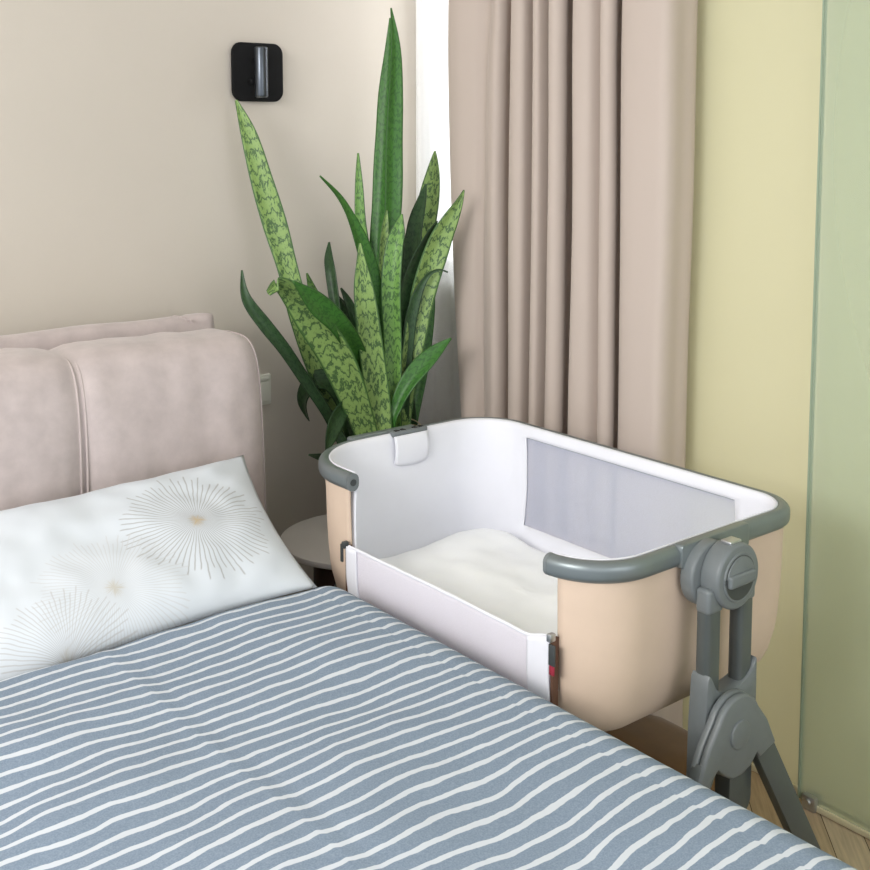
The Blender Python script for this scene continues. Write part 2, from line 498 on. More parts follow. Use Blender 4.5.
LEAVES=[
(0,10,[(1.795, 2.6, 0.633, 0.0223), (1.766, 2.625, 0.746, 0.0305), (1.718, 2.65, 0.875, 0.0331), (1.677, 2.675, 1.016, 0.0301), (1.656, 2.7, 1.139, 0.0273), (1.632, 2.725, 1.262, 0.0327), (1.608, 2.75, 1.379, 0.0299), (1.584, 2.775, 1.506, 0.0217), (1.56, 2.8, 1.601, 0.0033)]),
(0,-12,[(1.792, 2.5, 0.656, 0.0271), (1.753, 2.491, 0.746, 0.0348), (1.709, 2.483, 0.849, 0.0423), (1.65, 2.474, 0.952, 0.0467), (1.582, 2.466, 1.044, 0.0433), (1.527, 2.457, 1.109, 0.0351), (1.478, 2.449, 1.141, 0.0198), (1.439, 2.44, 1.123, 0.0073)]),
(3,20,[(1.848, 2.56, 0.632, 0.0084), (1.818, 2.55, 0.781, 0.0138), (1.747, 2.5, 0.917, 0.024), (1.643, 2.43, 1.021, 0.0256), (1.552, 2.4, 1.093, 0.0261), (1.477, 2.385, 1.155, 0.0024)]),
(0,8,[(1.81, 2.47, 0.664, 0.0243), (1.794, 2.474, 0.798, 0.0322), (1.771, 2.478, 0.963, 0.032), (1.755, 2.482, 1.099, 0.0265), (1.749, 2.486, 1.184, 0.0106), (1.749, 2.49, 1.223, 0.0026)]),
(1,0,[(1.905, 2.6, 0.643, 0.0142), (1.888, 2.612, 0.902, 0.0169), (1.867, 2.624, 1.13, 0.0182), (1.855, 2.636, 1.256, 0.0153), (1.858, 2.648, 1.367, 0.0112), (1.864, 2.66, 1.456, 0.0022)]),
(3,30,[(1.868, 2.53, 0.664, 0.0166), (1.838, 2.525, 0.949, 0.0164), (1.809, 2.52, 1.117, 0.0216), (1.773, 2.515, 1.215, 0.0187), (1.732, 2.51, 1.297, 0.0105), (1.691, 2.505, 1.351, 0.0065), (1.632, 2.5, 1.403, 0.0018)]),
(3,-25,[(1.916, 2.6, 0.641, 0.0171), (1.903, 2.609, 0.958, 0.0198), (1.896, 2.617, 1.157, 0.0197), (1.914, 2.626, 1.324, 0.0211), (1.931, 2.634, 1.464, 0.0225), (1.949, 2.643, 1.604, 0.0225), (1.966, 2.651, 1.731, 0.0141), (1.977, 2.66, 1.835, 0.0023)]),
(3,20,[(1.925, 2.57, 0.646, 0.017), (1.918, 2.577, 0.961, 0.0197), (1.921, 2.584, 1.186, 0.021), (1.934, 2.591, 1.325, 0.0238), (1.943, 2.599, 1.464, 0.0238), (1.953, 2.606, 1.603, 0.0209), (1.962, 2.613, 1.742, 0.014), (1.951, 2.62, 1.858, 0.0019)]),
(1,-5,[(1.851, 2.48, 0.683, 0.0218), (1.85, 2.482, 0.926, 0.0244), (1.846, 2.484, 1.091, 0.027), (1.858, 2.486, 1.198, 0.0243), (1.873, 2.488, 1.246, 0.0189), (1.888, 2.49, 1.294, 0.0022)]),
(0,10,[(1.893, 2.56, 0.659, 0.014), (1.884, 2.565, 0.91, 0.0153), (1.886, 2.57, 1.106, 0.0166), (1.893, 2.575, 1.23, 0.0125), (1.904, 2.58, 1.299, 0.0022)]),
(0,-10,[(2.022, 2.66, 0.61, 0.0206), (2.052, 2.673, 0.814, 0.0266), (2.089, 2.687, 1.018, 0.0297), (2.126, 2.7, 1.193, 0.0328), (2.159, 2.713, 1.311, 0.0315), (2.186, 2.727, 1.394, 0.0196), (2.204, 2.74, 1.457, 0.0024)]),
(2,35,[(1.888, 2.52, 0.663, 0.0167), (1.894, 2.508, 0.889, 0.022), (1.906, 2.496, 1.056, 0.0247), (1.938, 2.484, 1.16, 0.0247), (1.971, 2.472, 1.233, 0.0165), (1.986, 2.46, 1.272, 0.0022)]),
(2,-30,[(1.97, 2.6, 0.643, 0.0173), (1.988, 2.604, 0.95, 0.0229), (2.01, 2.608, 1.121, 0.0258), (2.031, 2.612, 1.249, 0.023), (2.056, 2.616, 1.319, 0.0144), (2.074, 2.62, 1.365, 0.0023)]),
(0,15,[(1.887, 2.5, 0.65, 0.0221), (1.899, 2.489, 0.808, 0.0248), (1.922, 2.477, 0.96, 0.0302), (1.948, 2.466, 1.097, 0.0342), (1.985, 2.454, 1.206, 0.0329), (2.018, 2.443, 1.274, 0.0233), (2.037, 2.431, 1.318, 0.0124), (2.049, 2.42, 1.356, 0.0019)]),
(3,-20,[(1.826, 2.46, 0.708, 0.0108), (1.838, 2.448, 0.783, 0.0162), (1.866, 2.436, 0.841, 0.0216), (1.905, 2.424, 0.887, 0.0243), (1.944, 2.412, 0.923, 0.0176), (1.987, 2.4, 0.955, 0.0019)]),
(3,20,[(2.007, 2.62, 0.621, 0.0175), (2.063, 2.635, 0.818, 0.022), (2.098, 2.65, 0.961, 0.0236), (2.117, 2.665, 1.077, 0.0178), (2.14, 2.68, 1.14, 0.0024)]),
(2,15,[(1.754, 2.56, 0.643, 0.0137), (1.727, 2.573, 0.701, 0.0136), (1.697, 2.585, 0.765, 0.0136), (1.642, 2.598, 0.853, 0.0148), (1.588, 2.61, 0.939, 0.0159), (1.536, 2.622, 1.01, 0.0171), (1.499, 2.635, 1.065, 0.0144), (1.489, 2.648, 1.104, 0.0091), (1.491, 2.66, 1.155, 0.0018)]),
(2,-15,[(1.85, 2.66, 0.639, 0.0171), (1.831, 2.684, 0.841, 0.0199), (1.818, 2.708, 1.012, 0.0156), (1.818, 2.732, 1.109, 0.0157), (1.827, 2.756, 1.155, 0.0129), (1.844, 2.78, 1.198, 0.0023)]),
(1,10,[(1.816, 2.64, 0.649, 0.0141), (1.794, 2.665, 0.849, 0.0169), (1.772, 2.69, 0.976, 0.0168), (1.755, 2.715, 1.045, 0.0168), (1.742, 2.74, 1.12, 0.0022)]),
(2,-25,[(1.892, 2.66, 0.632, 0.0144), (1.887, 2.685, 0.833, 0.0201), (1.884, 2.71, 0.932, 0.0231), (1.874, 2.735, 0.997, 0.0173), (1.85, 2.76, 1.052, 0.0023)]),
(2,25,[(1.899, 2.66, 0.631, 0.0144), (1.894, 2.68, 0.833, 0.0144), (1.888, 2.7, 0.933, 0.0144), (1.874, 2.72, 1.016, 0.0129), (1.857, 2.74, 1.068, 0.0023)]),
(2,40,[(1.795, 2.6, 0.661, 0.0139), (1.778, 2.613, 0.761, 0.0194), (1.748, 2.627, 0.822, 0.0249), (1.704, 2.64, 0.834, 0.0247), (1.677, 2.653, 0.805, 0.0219), (1.678, 2.667, 0.766, 0.0165), (1.706, 2.68, 0.714, 0.0022)]),
(2,-30,[(1.767, 2.54, 0.679, 0.0136), (1.734, 2.524, 0.776, 0.0161), (1.697, 2.508, 0.774, 0.0213), (1.663, 2.492, 0.742, 0.0211), (1.637, 2.476, 0.712, 0.013), (1.617, 2.46, 0.69, 0.0021)]),
(2,20,[(1.713, 2.5, 0.637, 0.008), (1.649, 2.467, 0.669, 0.0091), (1.587, 2.433, 0.688, 0.0089), (1.526, 2.4, 0.712, 0.0015)]),
(2,10,[(1.894, 2.5, 0.666, 0.0138), (1.903, 2.484, 0.947, 0.0164), (1.915, 2.468, 1.051, 0.015), (1.937, 2.452, 1.114, 0.0076), (1.967, 2.436, 1.14, 0.0027), (1.992, 2.42, 1.134, 0.0016)]),
(2,20,[(1.919, 2.58, 0.645, 0.0199), (1.907, 2.587, 0.818, 0.0226), (1.913, 2.593, 0.988, 0.0197), (1.936, 2.6, 1.15, 0.0023)]),
(2,-20,[(1.869, 2.56, 0.657, 0.0196), (1.854, 2.58, 0.827, 0.0223), (1.866, 2.6, 0.992, 0.0196), (1.868, 2.62, 1.187, 0.0022)]),
(2,-10,[(2.021, 2.62, 0.619, 0.0175), (1.996, 2.633, 0.857, 0.0232), (1.996, 2.647, 1.06, 0.0202), (2.013, 2.66, 1.188, 0.0023)]),
(2,0,[(1.856, 2.58, 0.641, 0.0168), (1.823, 2.6, 0.785, 0.0223), (1.798, 2.62, 0.926, 0.0167), (1.799, 2.64, 0.999, 0.0022)]),
]
# ================================================================ SETTING
XR, YW, H = 2.24, 2.88, 2.7          # right wall, headboard wall, ceiling height
XL, YB = -2.3, -1.8
G().box((XL, YW, 0), (XR + 0.14, YW + 0.12, H)).build('wall_back', M['wall'])
struct(bpy.data.objects['wall_back'], 'beige painted wall behind the headboard')
g = G()
WY0, WY1, WZ0, WZ1 = 1.95, 2.84, 1.06, 2.45   # window opening
g.box((XR, 1.80, 0), (XR + 0.14, YW, WZ0)); g.box((XR, 1.80, WZ1), (XR + 0.14, YW, H))
g.box((XR, WY1, WZ0), (XR + 0.14, YW, WZ1)); g.box((XR, 1.80, WZ0), (XR + 0.14, WY0, WZ1))
n1 = len(g.bm.faces)
g.box((XR, YB, 0), (XR + 0.012, 1.80, H))
g.bm.faces.ensure_lookup_table()
for f in g.bm.faces[n1:]:
    f.material_index = 1
struct(g.build('wall_right', [M['white_paint'], M['yellow']]), 'wall with the curtained window, a pale yellow frosted partition past the curtain')
g = G(); g.box((XL, YB, H), (XR + 0.14, YW + 0.12, H + 0.1))
struct(g.build('ceiling', M['ceiling']))
g = G(); g.box((XR - 0.008, YB, 0.0), (XR, 1.80, 0.016), 0.002)
struct(g.build('baseboard_right', M['trim']), 'thin cream strip along the foot of the yellow wall')
# herringbone parquet
g = G(); lay = g.uvlayer()
v = [g.bm.verts.new(p) for p in ((XL, YB, -0.004), (XR + 0.1, YB, -0.004), (XR + 0.1, YW + 0.1, -0.004), (XL, YW + 0.1, -0.004))]
f = g.bm.faces.new(v); f.material_index = 4
PW, PL = 0.075, 0.375
def plank(x0, y0, x1, y1, horiz):
    e = 0.0009
    cs = [(x0 + e, y0 + e), (x1 - e, y0 + e), (x1 - e, y1 - e), (x0 + e, y1 - e)]
    c45 = math.sqrt(0.5); pts = []
    for x, y in cs:
        pts.append((1.0 + c45 * (x - y), 0.8 + c45 * (x + y)))
    if min(p[0] for p in pts) < -0.6 or max(p[0] for p in pts) > XR + 0.09 or min(p[1] for p in pts) < -0.6 or max(p[1] for p in pts) > YW + 0.09:
        return
    f = g.bm.faces.new([g.bm.verts.new((p[0], p[1], 0.0)) for p in pts])
    f.material_index = random.choice((0, 0, 1, 1, 2, 3))
    s = random.random() * 50
    for lp, (x, y) in zip(f.loops, cs):
        a, b = ((x - x0), (y - y0)) if horiz else ((y - y0), (x - x0))
        lp[lay].uv = (a + s, b + s)
k = int(PL / PW)
for i in range(-50, 50):
    for j in range(-14, 14):
        x = i * PW + j * 2 * PL * 0; y = i * PW
        bx = i * PW + j * PL * 2; by = i * PW
        plank(bx, by, bx + PL, by + PW, True)
        plank(bx + PL, by + PW - PL + 0, bx + PL + PW, by + PW, False) if False else plank(bx - PW, by, bx, by + PL, False)
struct(g.build('floor', [M['oak0'], M['oak1'], M['oak2'], M['oak3'], M['oak_gap']], recalc=False, flat=True, base=(0, 0, 0)), 'oak herringbone parquet floor')
# window in the right wall
w = G()
fx0, fx1 = XR + 0.03, XR + 0.10
for lo, hi in (((fx0, WY0, WZ0), (fx1, WY1, WZ0 + 0.06)), ((fx0, WY0, WZ1 - 0.06), (fx1, WY1, WZ1)),
               ((fx0, WY0, WZ0), (fx1, WY0 + 0.06, WZ1)), ((fx0, WY1 - 0.06, WZ0), (fx1, WY1, WZ1)), ((fx0, 2.37, WZ0), (fx1, 2.43, WZ1))):
    w.box(lo, hi, 0.006)
wf = struct(w.build('window_1', M['white_paint']), 'white framed window behind the curtain')
BASE[wf.name] = Vector(wf.location)
g = G(); g.box((fx0 + 0.03, WY0 + 0.05, WZ0 + 0.05), (fx0 + 0.036, WY1 - 0.05, WZ1 - 0.05)); g.build('pane', M['pane'], wf)
g = G(); g.box((XR - 0.006, WY0 - 0.05, WZ0 - 0.045), (XR + 0.03, WY1 + 0.02, WZ0 - 0.005), 0.006)
g.box((XR - 0.004, WY0 - 0.03, WZ0 - 0.09), (XR, WY1 + 0.0, WZ0 - 0.05), 0.004); g.build('window_sill', M['white_paint'], wf)
# frosted sliding glass door standing in front of the yellow wall
dx = 2.204
d1 = struct(G().box((dx, YB, 0.012), (dx + 0.010, 1.425, 2.4)).build('door_1', M['frosted']), 'frosted green glass sliding door in front of the yellow partition')
g = G(); g.box((dx - 0.002, 1.4225, 0.012), (dx + 0.012, 1.426, 2.4)); g.build('glass_edge', M['glass_edge'], d1)
g = G(); g.box((dx - 0.004, YB, 0.002), (dx + 0.014, 1.40, 0.016), 0.002); g.build('floor_rail', M['trim'], d1)
g = G(); g.box((dx - 0.012, 1.375, 0.0), (dx + 0.022, 1.41, 0.035), 0.005); g.cyl((dx - 0.014, 1.392, 0.022), 0.007, 0.008, 'X', 20, 0.002)
g.build('floor_guide', M['silver'], d1)

# ================================================================ BED
bed = thing('bed', (0.43, 1.2, 0), 'double bed with dusty pink padded headboard, under the striped duvet', 'bed')
BX0, BX1 = -0.36, 1.175
g = G(); g.box((BX0 + 0.02, 0.0, 0.10), (BX1 - 0.03, 2.30, 0.32), 0.03, 3); g.build('bed_base', M['bed_base'], bed)
g = G(); g.box((BX0, 0.02, 0.325), (BX1, 2.26, 0.565), 0.05, 4); g.build('mattress', M['mattress'], bed)
for x in (BX0 + 0.12, BX1 - 0.14):
    for y in (0.12, 2.1):
        G().cyl((x, y, 0.05), 0.025, 0.1, 'Z', 24, 0.004).build('leg', M['dark_wood'], bed)
# headboard: two plump cushions meeting at a stitched seam
HX0, HX1, HS = -0.60, 1.402, 0.925
def headpad(x, tt):
    """profile point of the pad at x, tt 0..1 around the section from front bottom over the top to back bottom"""
    pass
g = G()
NU, NV = 150, 64
def pad_pt(i, j):
    s = i / (NU - 1)
    # ease the sample spacing towards both ends
    x = HX0 + (HX1 - HX0) * (0.5 - 0.5 * math.cos(math.pi * s))
    e = min(x - HX0, HX1 - x)
    endk = max(0.0, 1 - min(1, e / 0.11)) ** 2.2          # 0 inside, 1 at the very end
    a = 2 * math.pi * j / NV
    zc, hz = 0.70, 0.358 - 0.02 * (x - 0.2)
    yc, hy = 2.465, 0.148
    shrink = math.sqrt(max(0.0, 1 - endk ** 1.4))
    hz *= 1 - 0.16 * (1 - shrink); hy *= max(0.03, shrink)
    ca, sa = math.cos(a), math.sin(a)
    p = 0.52
    y = yc + hy * math.copysign(abs(ca) ** p, ca)
    z = zc + hz * math.copysign(abs(sa) ** p, sa)
    # lean back towards the top
    y += 0.05 * (z - 0.55)
    # seam dent and puckers
    seam = math.exp(-((x - HS - 0.03 * (z - 0.75)) / 0.022) ** 2)
    broad = math.exp(-((x - HS) / 0.07) ** 2)
    front = max(0, -ca); top = max(0, sa)
    y += (0.016 * seam + 0.008 * broad) * front
    z -= (0.014 * seam + 0.006 * broad) * top
    puck = 0.006 * nz(x * 16, z * 4, 1.3) + 0.007 * nz(x * 5, z * 5, 4.2)
    y -= puck * front * (1 + 1.5 * top)
    z += (0.006 * nz(x * 9, 2.2, 8) + 0.004 * nz(x * 22, 0.3, 3)) * top
    return (x, y, z)
V = g.grid(NU, NV, pad_pt)
for i in range(NU - 1):
    g.bm.faces.new((V[i][NV - 1], V[i + 1][NV - 1], V[i + 1][0], V[i][0]))
g.bm.faces.new(V[0]); g.bm.faces.new(V[-1])
hb = g.build('headboard', M['velour'], bed, angle=70)
# stitched seam cords
def pad_front(x, z):
    return z
g = G()
def pad_seam_path(x0, y_off):
    pts = []
    for k in range(0, 26):
        j = NV * (0.5 + 0.17 - 0.42 * k / 25)
        a = 2 * math.pi * j / NV
        zc, hz = 0.70, 0.358 - 0.02 * (x0 - 0.2)
        ca, sa = math.cos(a), math.sin(a); p = 0.52
        y = 2.465 + 0.148 * math.copysign(abs(ca) ** p, ca); z = zc + hz * math.copysign(abs(sa) ** p, sa)
        y += 0.05 * (z - 0.55)
        y += 0.017 * max(0, -ca); z -= 0.017 * max(0, sa)
        pts.append((x0 + 0.03 * (z - 0.75) + y_off, y - 0.001, z))
    return pts
g.tube(pad_seam_path(HS, -0.006), 0.0028, 8)
g.tube(pad_seam_path(HS, 0.008), 0.0028, 8)
g.build('seam', M['piping'], hb)
g = G()
pts = [pad_pt(NU - 13, k) for k in range(NV)]
pts = [(x + 0.001, y + (0.001 if y > 2.47 else -0.001), z + 0.001) for x, y, z in pts]
g.tube(pts, 0.0022, 8, closed=True)
g.build('piping', M['piping'], hb)
# rear bolster panel
g = G()
NU2, NV2 = 90, 40
def rear_pt(i, j):
    s = i / (NU2 - 1); x = -0.60 + (1.43 + 0.60) * (0.5 - 0.5 * math.cos(math.pi * s))
    e = min(x + 0.60, 1.43 - x); endk = max(0.0, 1 - min(1, e / 0.03)) ** 2
    sh = math.sqrt(max(0.0, 1 - endk))
    a = 2 * math.pi * j / NV2; ca, sa = math.cos(a), math.sin(a); p = 0.4
    y = 2.715 + (0.05 * max(0.1, sh)) * math.copysign(abs(ca) ** p, ca)
    z = 0.70 + (0.342 - 0.006 * (1 - sh)) * math.copysign(abs(sa) ** p, sa)
    z -= 0.006 * math.exp(-((x - 1.345) / 0.01) ** 2) * max(0, sa) - 0.004 * nz(x * 6, 1, 2) * max(0, sa)
    return (x, y, z)
V = g.grid(NU2, NV2, rear_pt)
for i in range(NU2 - 1):
    g.bm.faces.new((V[i][NV2 - 1], V[i + 1][NV2 - 1], V[i + 1][0], V[i][0]))
g.bm.faces.new(V[0]); g.bm.faces.new(V[-1])
rp = g.build('back_panel', M['velour'], bed, angle=60)
g = G(); g.tube([(1.345 + 0.004 * (k % 2), 2.715 - 0.05 + 0.1 * k / 12, 1.0345 + 0.002 * math.sin(math.pi * k / 12)) for k in range(13)], 0.003, 8)
g.build('seam', M['piping'], rp)

# ---------------------------------------------------------------- duvet
g = G()
DX0, DXE, DR, DTOP = -0.40, 1.185, 0.08, 0.64
DY0, DYH = -0.12, 1.865
cols = []      # cross section (x, z, u)
n = 118
for k in range(n + 1):
    cols.append(('t', DX0 + (DXE - DX0) * k / n))
for k in range(1, 11):
    cols.append(('a', k / 10))
for k in range(1, 9):
    cols.append(('s', k / 8))
rows = 170
def duvet_h(x, y):
    h = 0.012 * nz(x * 2.1, y * 2.4, 3.1) + 0.008 * nz(x * 4.5 + 2, y * 5.5, 7.7) + 0.003 * nz(x * 11, y * 12, 1.7)
    # lengthwise fold crease left from ironing
    h += 0.0018 * math.exp(-((x - 0.747) / 0.012) ** 2) - 0.0012 * math.exp(-((x - 0.765) / 0.012) ** 2)
    # long soft rolls running across, near the pillow
    h += 0.010 * math.exp(-((y - 1.62 - 0.18 * (x - 0.6)) / 0.06) ** 2) * (1 - sstep(0.55, 0.95, x))
    h += 0.008 * math.exp(-((y - 1.42 - 0.25 * (x - 0.6)) / 0.05) ** 2) * (1 - sstep(0.5, 0.85, x))
    return h
def duvet_pt(i, j):
    kind, q = cols[i]
    y = DY0 + (DYH - DY0) * j / (rows - 1)
    if kind == 't':
        x, z = q, DTOP + duvet_h(q, y) * (1 - sstep(DXE - 0.2, DXE + 0.02, q))
    elif kind == 'a':
        a = math.pi / 2 * q
        x, z = DXE + DR * math.sin(a), DTOP - DR + DR * math.cos(a)
        x += 0.003 * nz(3, y * 9, 2) * q
    else:
        x = DXE + DR + 0.003 * nz(3, y * 9, 2) - 0.018 * sstep(0, 1, q)
        z = DTOP - DR - 0.2 * q
    # seam line near the edge
    if kind == 't':
        z -= 0.0025 * math.exp(-((q - 1.165) / 0.006) ** 2)
    # rolled head edge
    e = DYH - y
    if e < 0.05:
        z -= 0.05 * (1 - math.sqrt(max(0, 1 - (1 - e / 0.05) ** 2)))
    # thicker fold of cloth along the head edge
    return (x, y, z)
def duvet_uv(i, j):
    kind, q = cols[min(i, len(cols) - 1)]
    y = DY0 + (DYH - DY0) * j / (rows - 1)
    u = q if kind == 't' else (DXE + DR * math.pi / 2 * q if kind == 'a' else DXE + 0.13 + 0.2 * q)
    return (u, y)
g.grid(len(cols), rows, duvet_pt, duvet_uv)
dv = g.build('duvet', M['duvet'], angle=80, base=(0.43, 0.9, 0.56), recalc=False)
solidify(dv, 0.035)
tag(dv, 'grey-blue duvet with thin white stripes spread over the bed', 'duvet')

# ---------------------------------------------------------------- pillow
PLx, PLy, PLn = Vector((0.987, -0.16, -0.004)), Vector((0.15, 0.915, 0.375)), Vector((-0.056, -0.371, 0.927))
PLx.normalize(); PLy = (PLy - PLx * PLy.dot(PLx)).normalized(); PLn = PLx.cross(PLy)
g = G()
nx, ny = 70, 48
x0, x1, y0, y1 = -0.72, 0.0, -0.012, 0.43
def pil(side):
    def fn(i, j):
        s, t_ = i / (nx - 1), j / (ny - 1)
        a, b = 2 * s - 1, 2 * t_ - 1
        # sides drawn in between the corners
        px = a * (1 - 0.055 * (1 - b * b) ** 1.0 * abs(a) ** 3)
        py = b * (1 - 0.10 * (1 - a * a) ** 1.0 * abs(b) ** 3)
        X = (x0 + x1) / 2 + px * (x1 - x0) / 2; Y = (y0 + y1) / 2 + py * (y1 - y0) / 2 - 0.115 * max(0, -X) * (b + 1) / 2
        Y -= 0.16 * max(0, -X) * (1 - b) / 2
        th = ((1 - a ** 4) * (1 - b ** 4)) ** 0.8
        Z = side * (0.055 if side > 0 else 0.028) * th
        r = max(abs(a), abs(b))
        Z += side * (0.009 * nz(X * 9, Y * 9, 5) + 0.004 * nz(X * 22, Y * 20, 2)) * (1 - r ** 6)
        # puckers towards the right-hand corners
        Z += side * 0.004 * math.sin(60 * (Y - X * 0.8)) * sstep(0.45, 0.95, a) * (1 - r ** 8)
        return (X, Y, Z)
    return fn
g.grid(nx, ny, pil(1)); g.grid(nx, ny, pil(-1))
bmesh.ops.remove_doubles(g.bm, verts=g.bm.verts, dist=0.0006)
bmesh.ops.recalc_face_normals(g.bm, faces=g.bm.faces)
me = bpy.data.meshes.new('pillow'); g.bm.to_mesh(me); g.bm.free()
for p in me.polygons: p.use_smooth = True
me.materials.append(M['pillow'])
pw = bpy.data.objects.new('pillow', me); link(pw)
R = Matrix((PLx, PLy, PLn)).transposed().to_4x4()
pw.matrix_world = Matrix.Translation((1.206, 1.88, 0.625)) @ R
tag(pw, 'white pillow printed with fine line starbursts, leaning on the headboard', 'pillow')

# ================================================================ BEDSIDE TABLE
tb = thing('bedside_table', (1.688, 2.424, 0), 'round white bedside table with dark wooden body behind the cot', 'table')
g = G(); g.lathe((1.688, 2.424, 0), [(0, 0.442), (0.196, 0.442), (0.202, 0.446), (0.203, 0.452), (0.201, 0.458), (0.197, 0.46), (0, 0.46)], 72); g.build('table_top', M['table_top'], tb)
g = G(); g.lathe((1.688, 2.424, 0), [(0, 0.02), (0.110, 0.02), (0.115, 0.026), (0.115, 0.436), (0.112, 0.442), (0, 0.442)], 64); g.build('table_body', M['dark_wood'], tb)
g = G(); g.lathe((1.688, 2.424, 0), [(0, 0.0), (0.13, 0.0), (0.13, 0.02), (0, 0.02)], 64); g.build('plinth', M['dark_wood'], tb)

# ================================================================ WALL LAMP, SWITCH
lamp = thing('wall_lamp', (1.674, 2.88, 1.60), 'black square wall lamp with small chrome cylinder above the plant leaf', 'lamp')
g = G()
pts = rrect(1.664, 1.681, 0.163, 0.163, 0.030, 8)
g.prism(pts, 2.858, 2.868, 0.003)
g.build('wall_plate', M['black'], lamp)
g = G(); g.box((1.615, 2.866, 1.632), (1.713, 2.88, 1.730), 0.004); g.build('mount', M['black'], lamp)
g = G(); g.cyl((1.650, 2.818, 1.680), 0.0185, 0.136, 'Z', 36, 0.003); sp = g.build('spotlight_tube', M['chrome'], lamp)
g = G(); g.cyl((1.650, 2.818, 1.6112), 0.0155, 0.003, 'Z', 32); g.build('lens', M['dark_grey'], sp)
g = G(); g.cyl((1.650, 2.846, 1.715), 0.006, 0.05, 'Y', 20); g.build('arm', M['black'], lamp)
g = G(); g.cyl((1.638, 2.852, 1.655), 0.009, 0.03, 'Y', 24, 0.003); g.build('knob', M['black'], lamp)
sw = thing('light_switch', (1.665, 2.88, 0.72), 'white wall switch beside the headboard edge', 'switch')
g = G(); g.box((1.615, 2.868, 0.728), (1.698, 2.88, 0.818), 0.004, 3); g.build('switch_plate', M['switch'], sw)
g = G(); g.box((1.625, 2.863, 0.740), (1.688, 2.868, 0.797), 0.003, 2); g.build('rocker', M['switch'], sw)
g = G(); g.box((1.625, 2.864, 0.800), (1.688, 2.868, 0.811), 0.002, 2); g.build('switch_bar', M['switch'], sw)

# ================================================================ CURTAINS
sh = G()
def sheer_pt(i, j):
    y = 2.862 - (2.862 - 1.86) * i / 119; z = 0.01 + 2.55 * j / 29
    x = XR - 0.019 + 0.007 * math.sin(y * 75 + 0.4 * math.sin(z * 2)) + 0.003 * nz(y * 20, z, 2)
    return (x, y, z)
sh.grid(120, 30, sheer_pt)
o = sh.build('sheer_curtain', M['voile'], angle=80, recalc=False)
tag(o, 'white sheer curtain hanging at the window behind the taupe drape', 'curtain')
# drape profile: (y, x) control points from the left edge to the right edge
FR, = (2.085,)
prof = [(2.560, 2.150), (2.545, 2.112), (2.500, 2.098), (2.455, 2.112), (2.425, 2.130), (2.385, 2.105), (2.352, 2.098), (2.338, 2.125), (2.350, 2.170),
        (2.325, 2.19), (2.300, 2.140), (2.288, 2.098), (2.262, 2.086), (2.240, 2.100), (2.238, 2.150),
        (2.222, 2.165), (2.212, 2.125), (2.196, 2.090), (2.176, 2.090), (2.170, 2.120), (2.172, 2.155),
        (2.155, 2.165), (2.146, 2.115), (2.124, 2.078), (2.100, 2.080), (2.090, 2.105), (2.112, 2.135), (2.118, 2.175), (2.090, 2.205),
        (2.055, 2.208), (2.032, 2.190), (2.040, 2.140), (2.052, 2.105), (2.036, 2.078), (1.995, 2.088), (1.974, 2.125),
        (1.965, 2.112), (1.945, 2.082), (1.922, 2.084), (1.914, 2.105), (1.936, 2.135), (1.938, 2.180), (1.910, 2.205), (1.868, 2.200), (1.870, 2.150),
        (1.884, 2.098), (1.868, 2.074), (1.835, 2.070), (1.790, 2.076), (1.758, 2.086), (1.748, 2.11), (1.752, 2.15), (1.752, 2.185), (1.757, 2.203)]
cur = catmull([(y, x, 0) for y, x in prof], 7)
NC, NZc = len(cur), 46
ymid = 2.12
def drape_pt(i, j):
    y, x, _ = cur[i]; z = 0.015 + 2.58 * j / (NZc - 1)
    fold = (x - 2.12)
    k = 1.0 + 0.06 * math.sin(1.3 * z + y * 9)
    x2 = 2.12 + fold * (k if j else 1)
    y2 = y + 0.010 * nz(y * 6, z * 1.1, 4) + 0.004 * nz(y * 14, z * 2.3, 9)
    # the left edge billows a little, and the tuck under the header on the left
    lf = sstep(2.40, 2.56, y)
    y2 += lf * (0.018 * math.sin((z - 1.2) * 3.0) - 0.03 * sstep(1.1, 0.5, z))
    x2 += 0.012 * math.exp(-((z - 1.86) / 0.1) ** 2) * math.exp(-((y - 2.40) / 0.05) ** 2)
    return (min(x2, 2.205), y2, z)
g = G(); g.grid(NC, NZc, drape_pt)
dr = g.build('curtain', M['curtain'], angle=80, recalc=False)
solidify(dr, 0.002, 0)
tag(dr, 'heavy taupe curtain falling in deep vertical folds', 'curtain')
rod = thing('curtain_rod', (2.15, 2.15, 2.60), 'white curtain rod above the window', 'curtain rod')
g = G(); g.tube([(2.13, 1.6 + 1.27 * k / 8, 2.61) for k in range(9)], 0.011, 16); g.build('rod', M['white_paint'], rod)
for yy in (1.62, 2.85):
    g = G(); g.box((2.125, yy - 0.01, 2.60), (XR, yy + 0.01, 2.62), 0.003); g.build('bracket', M['white_paint'], rod)

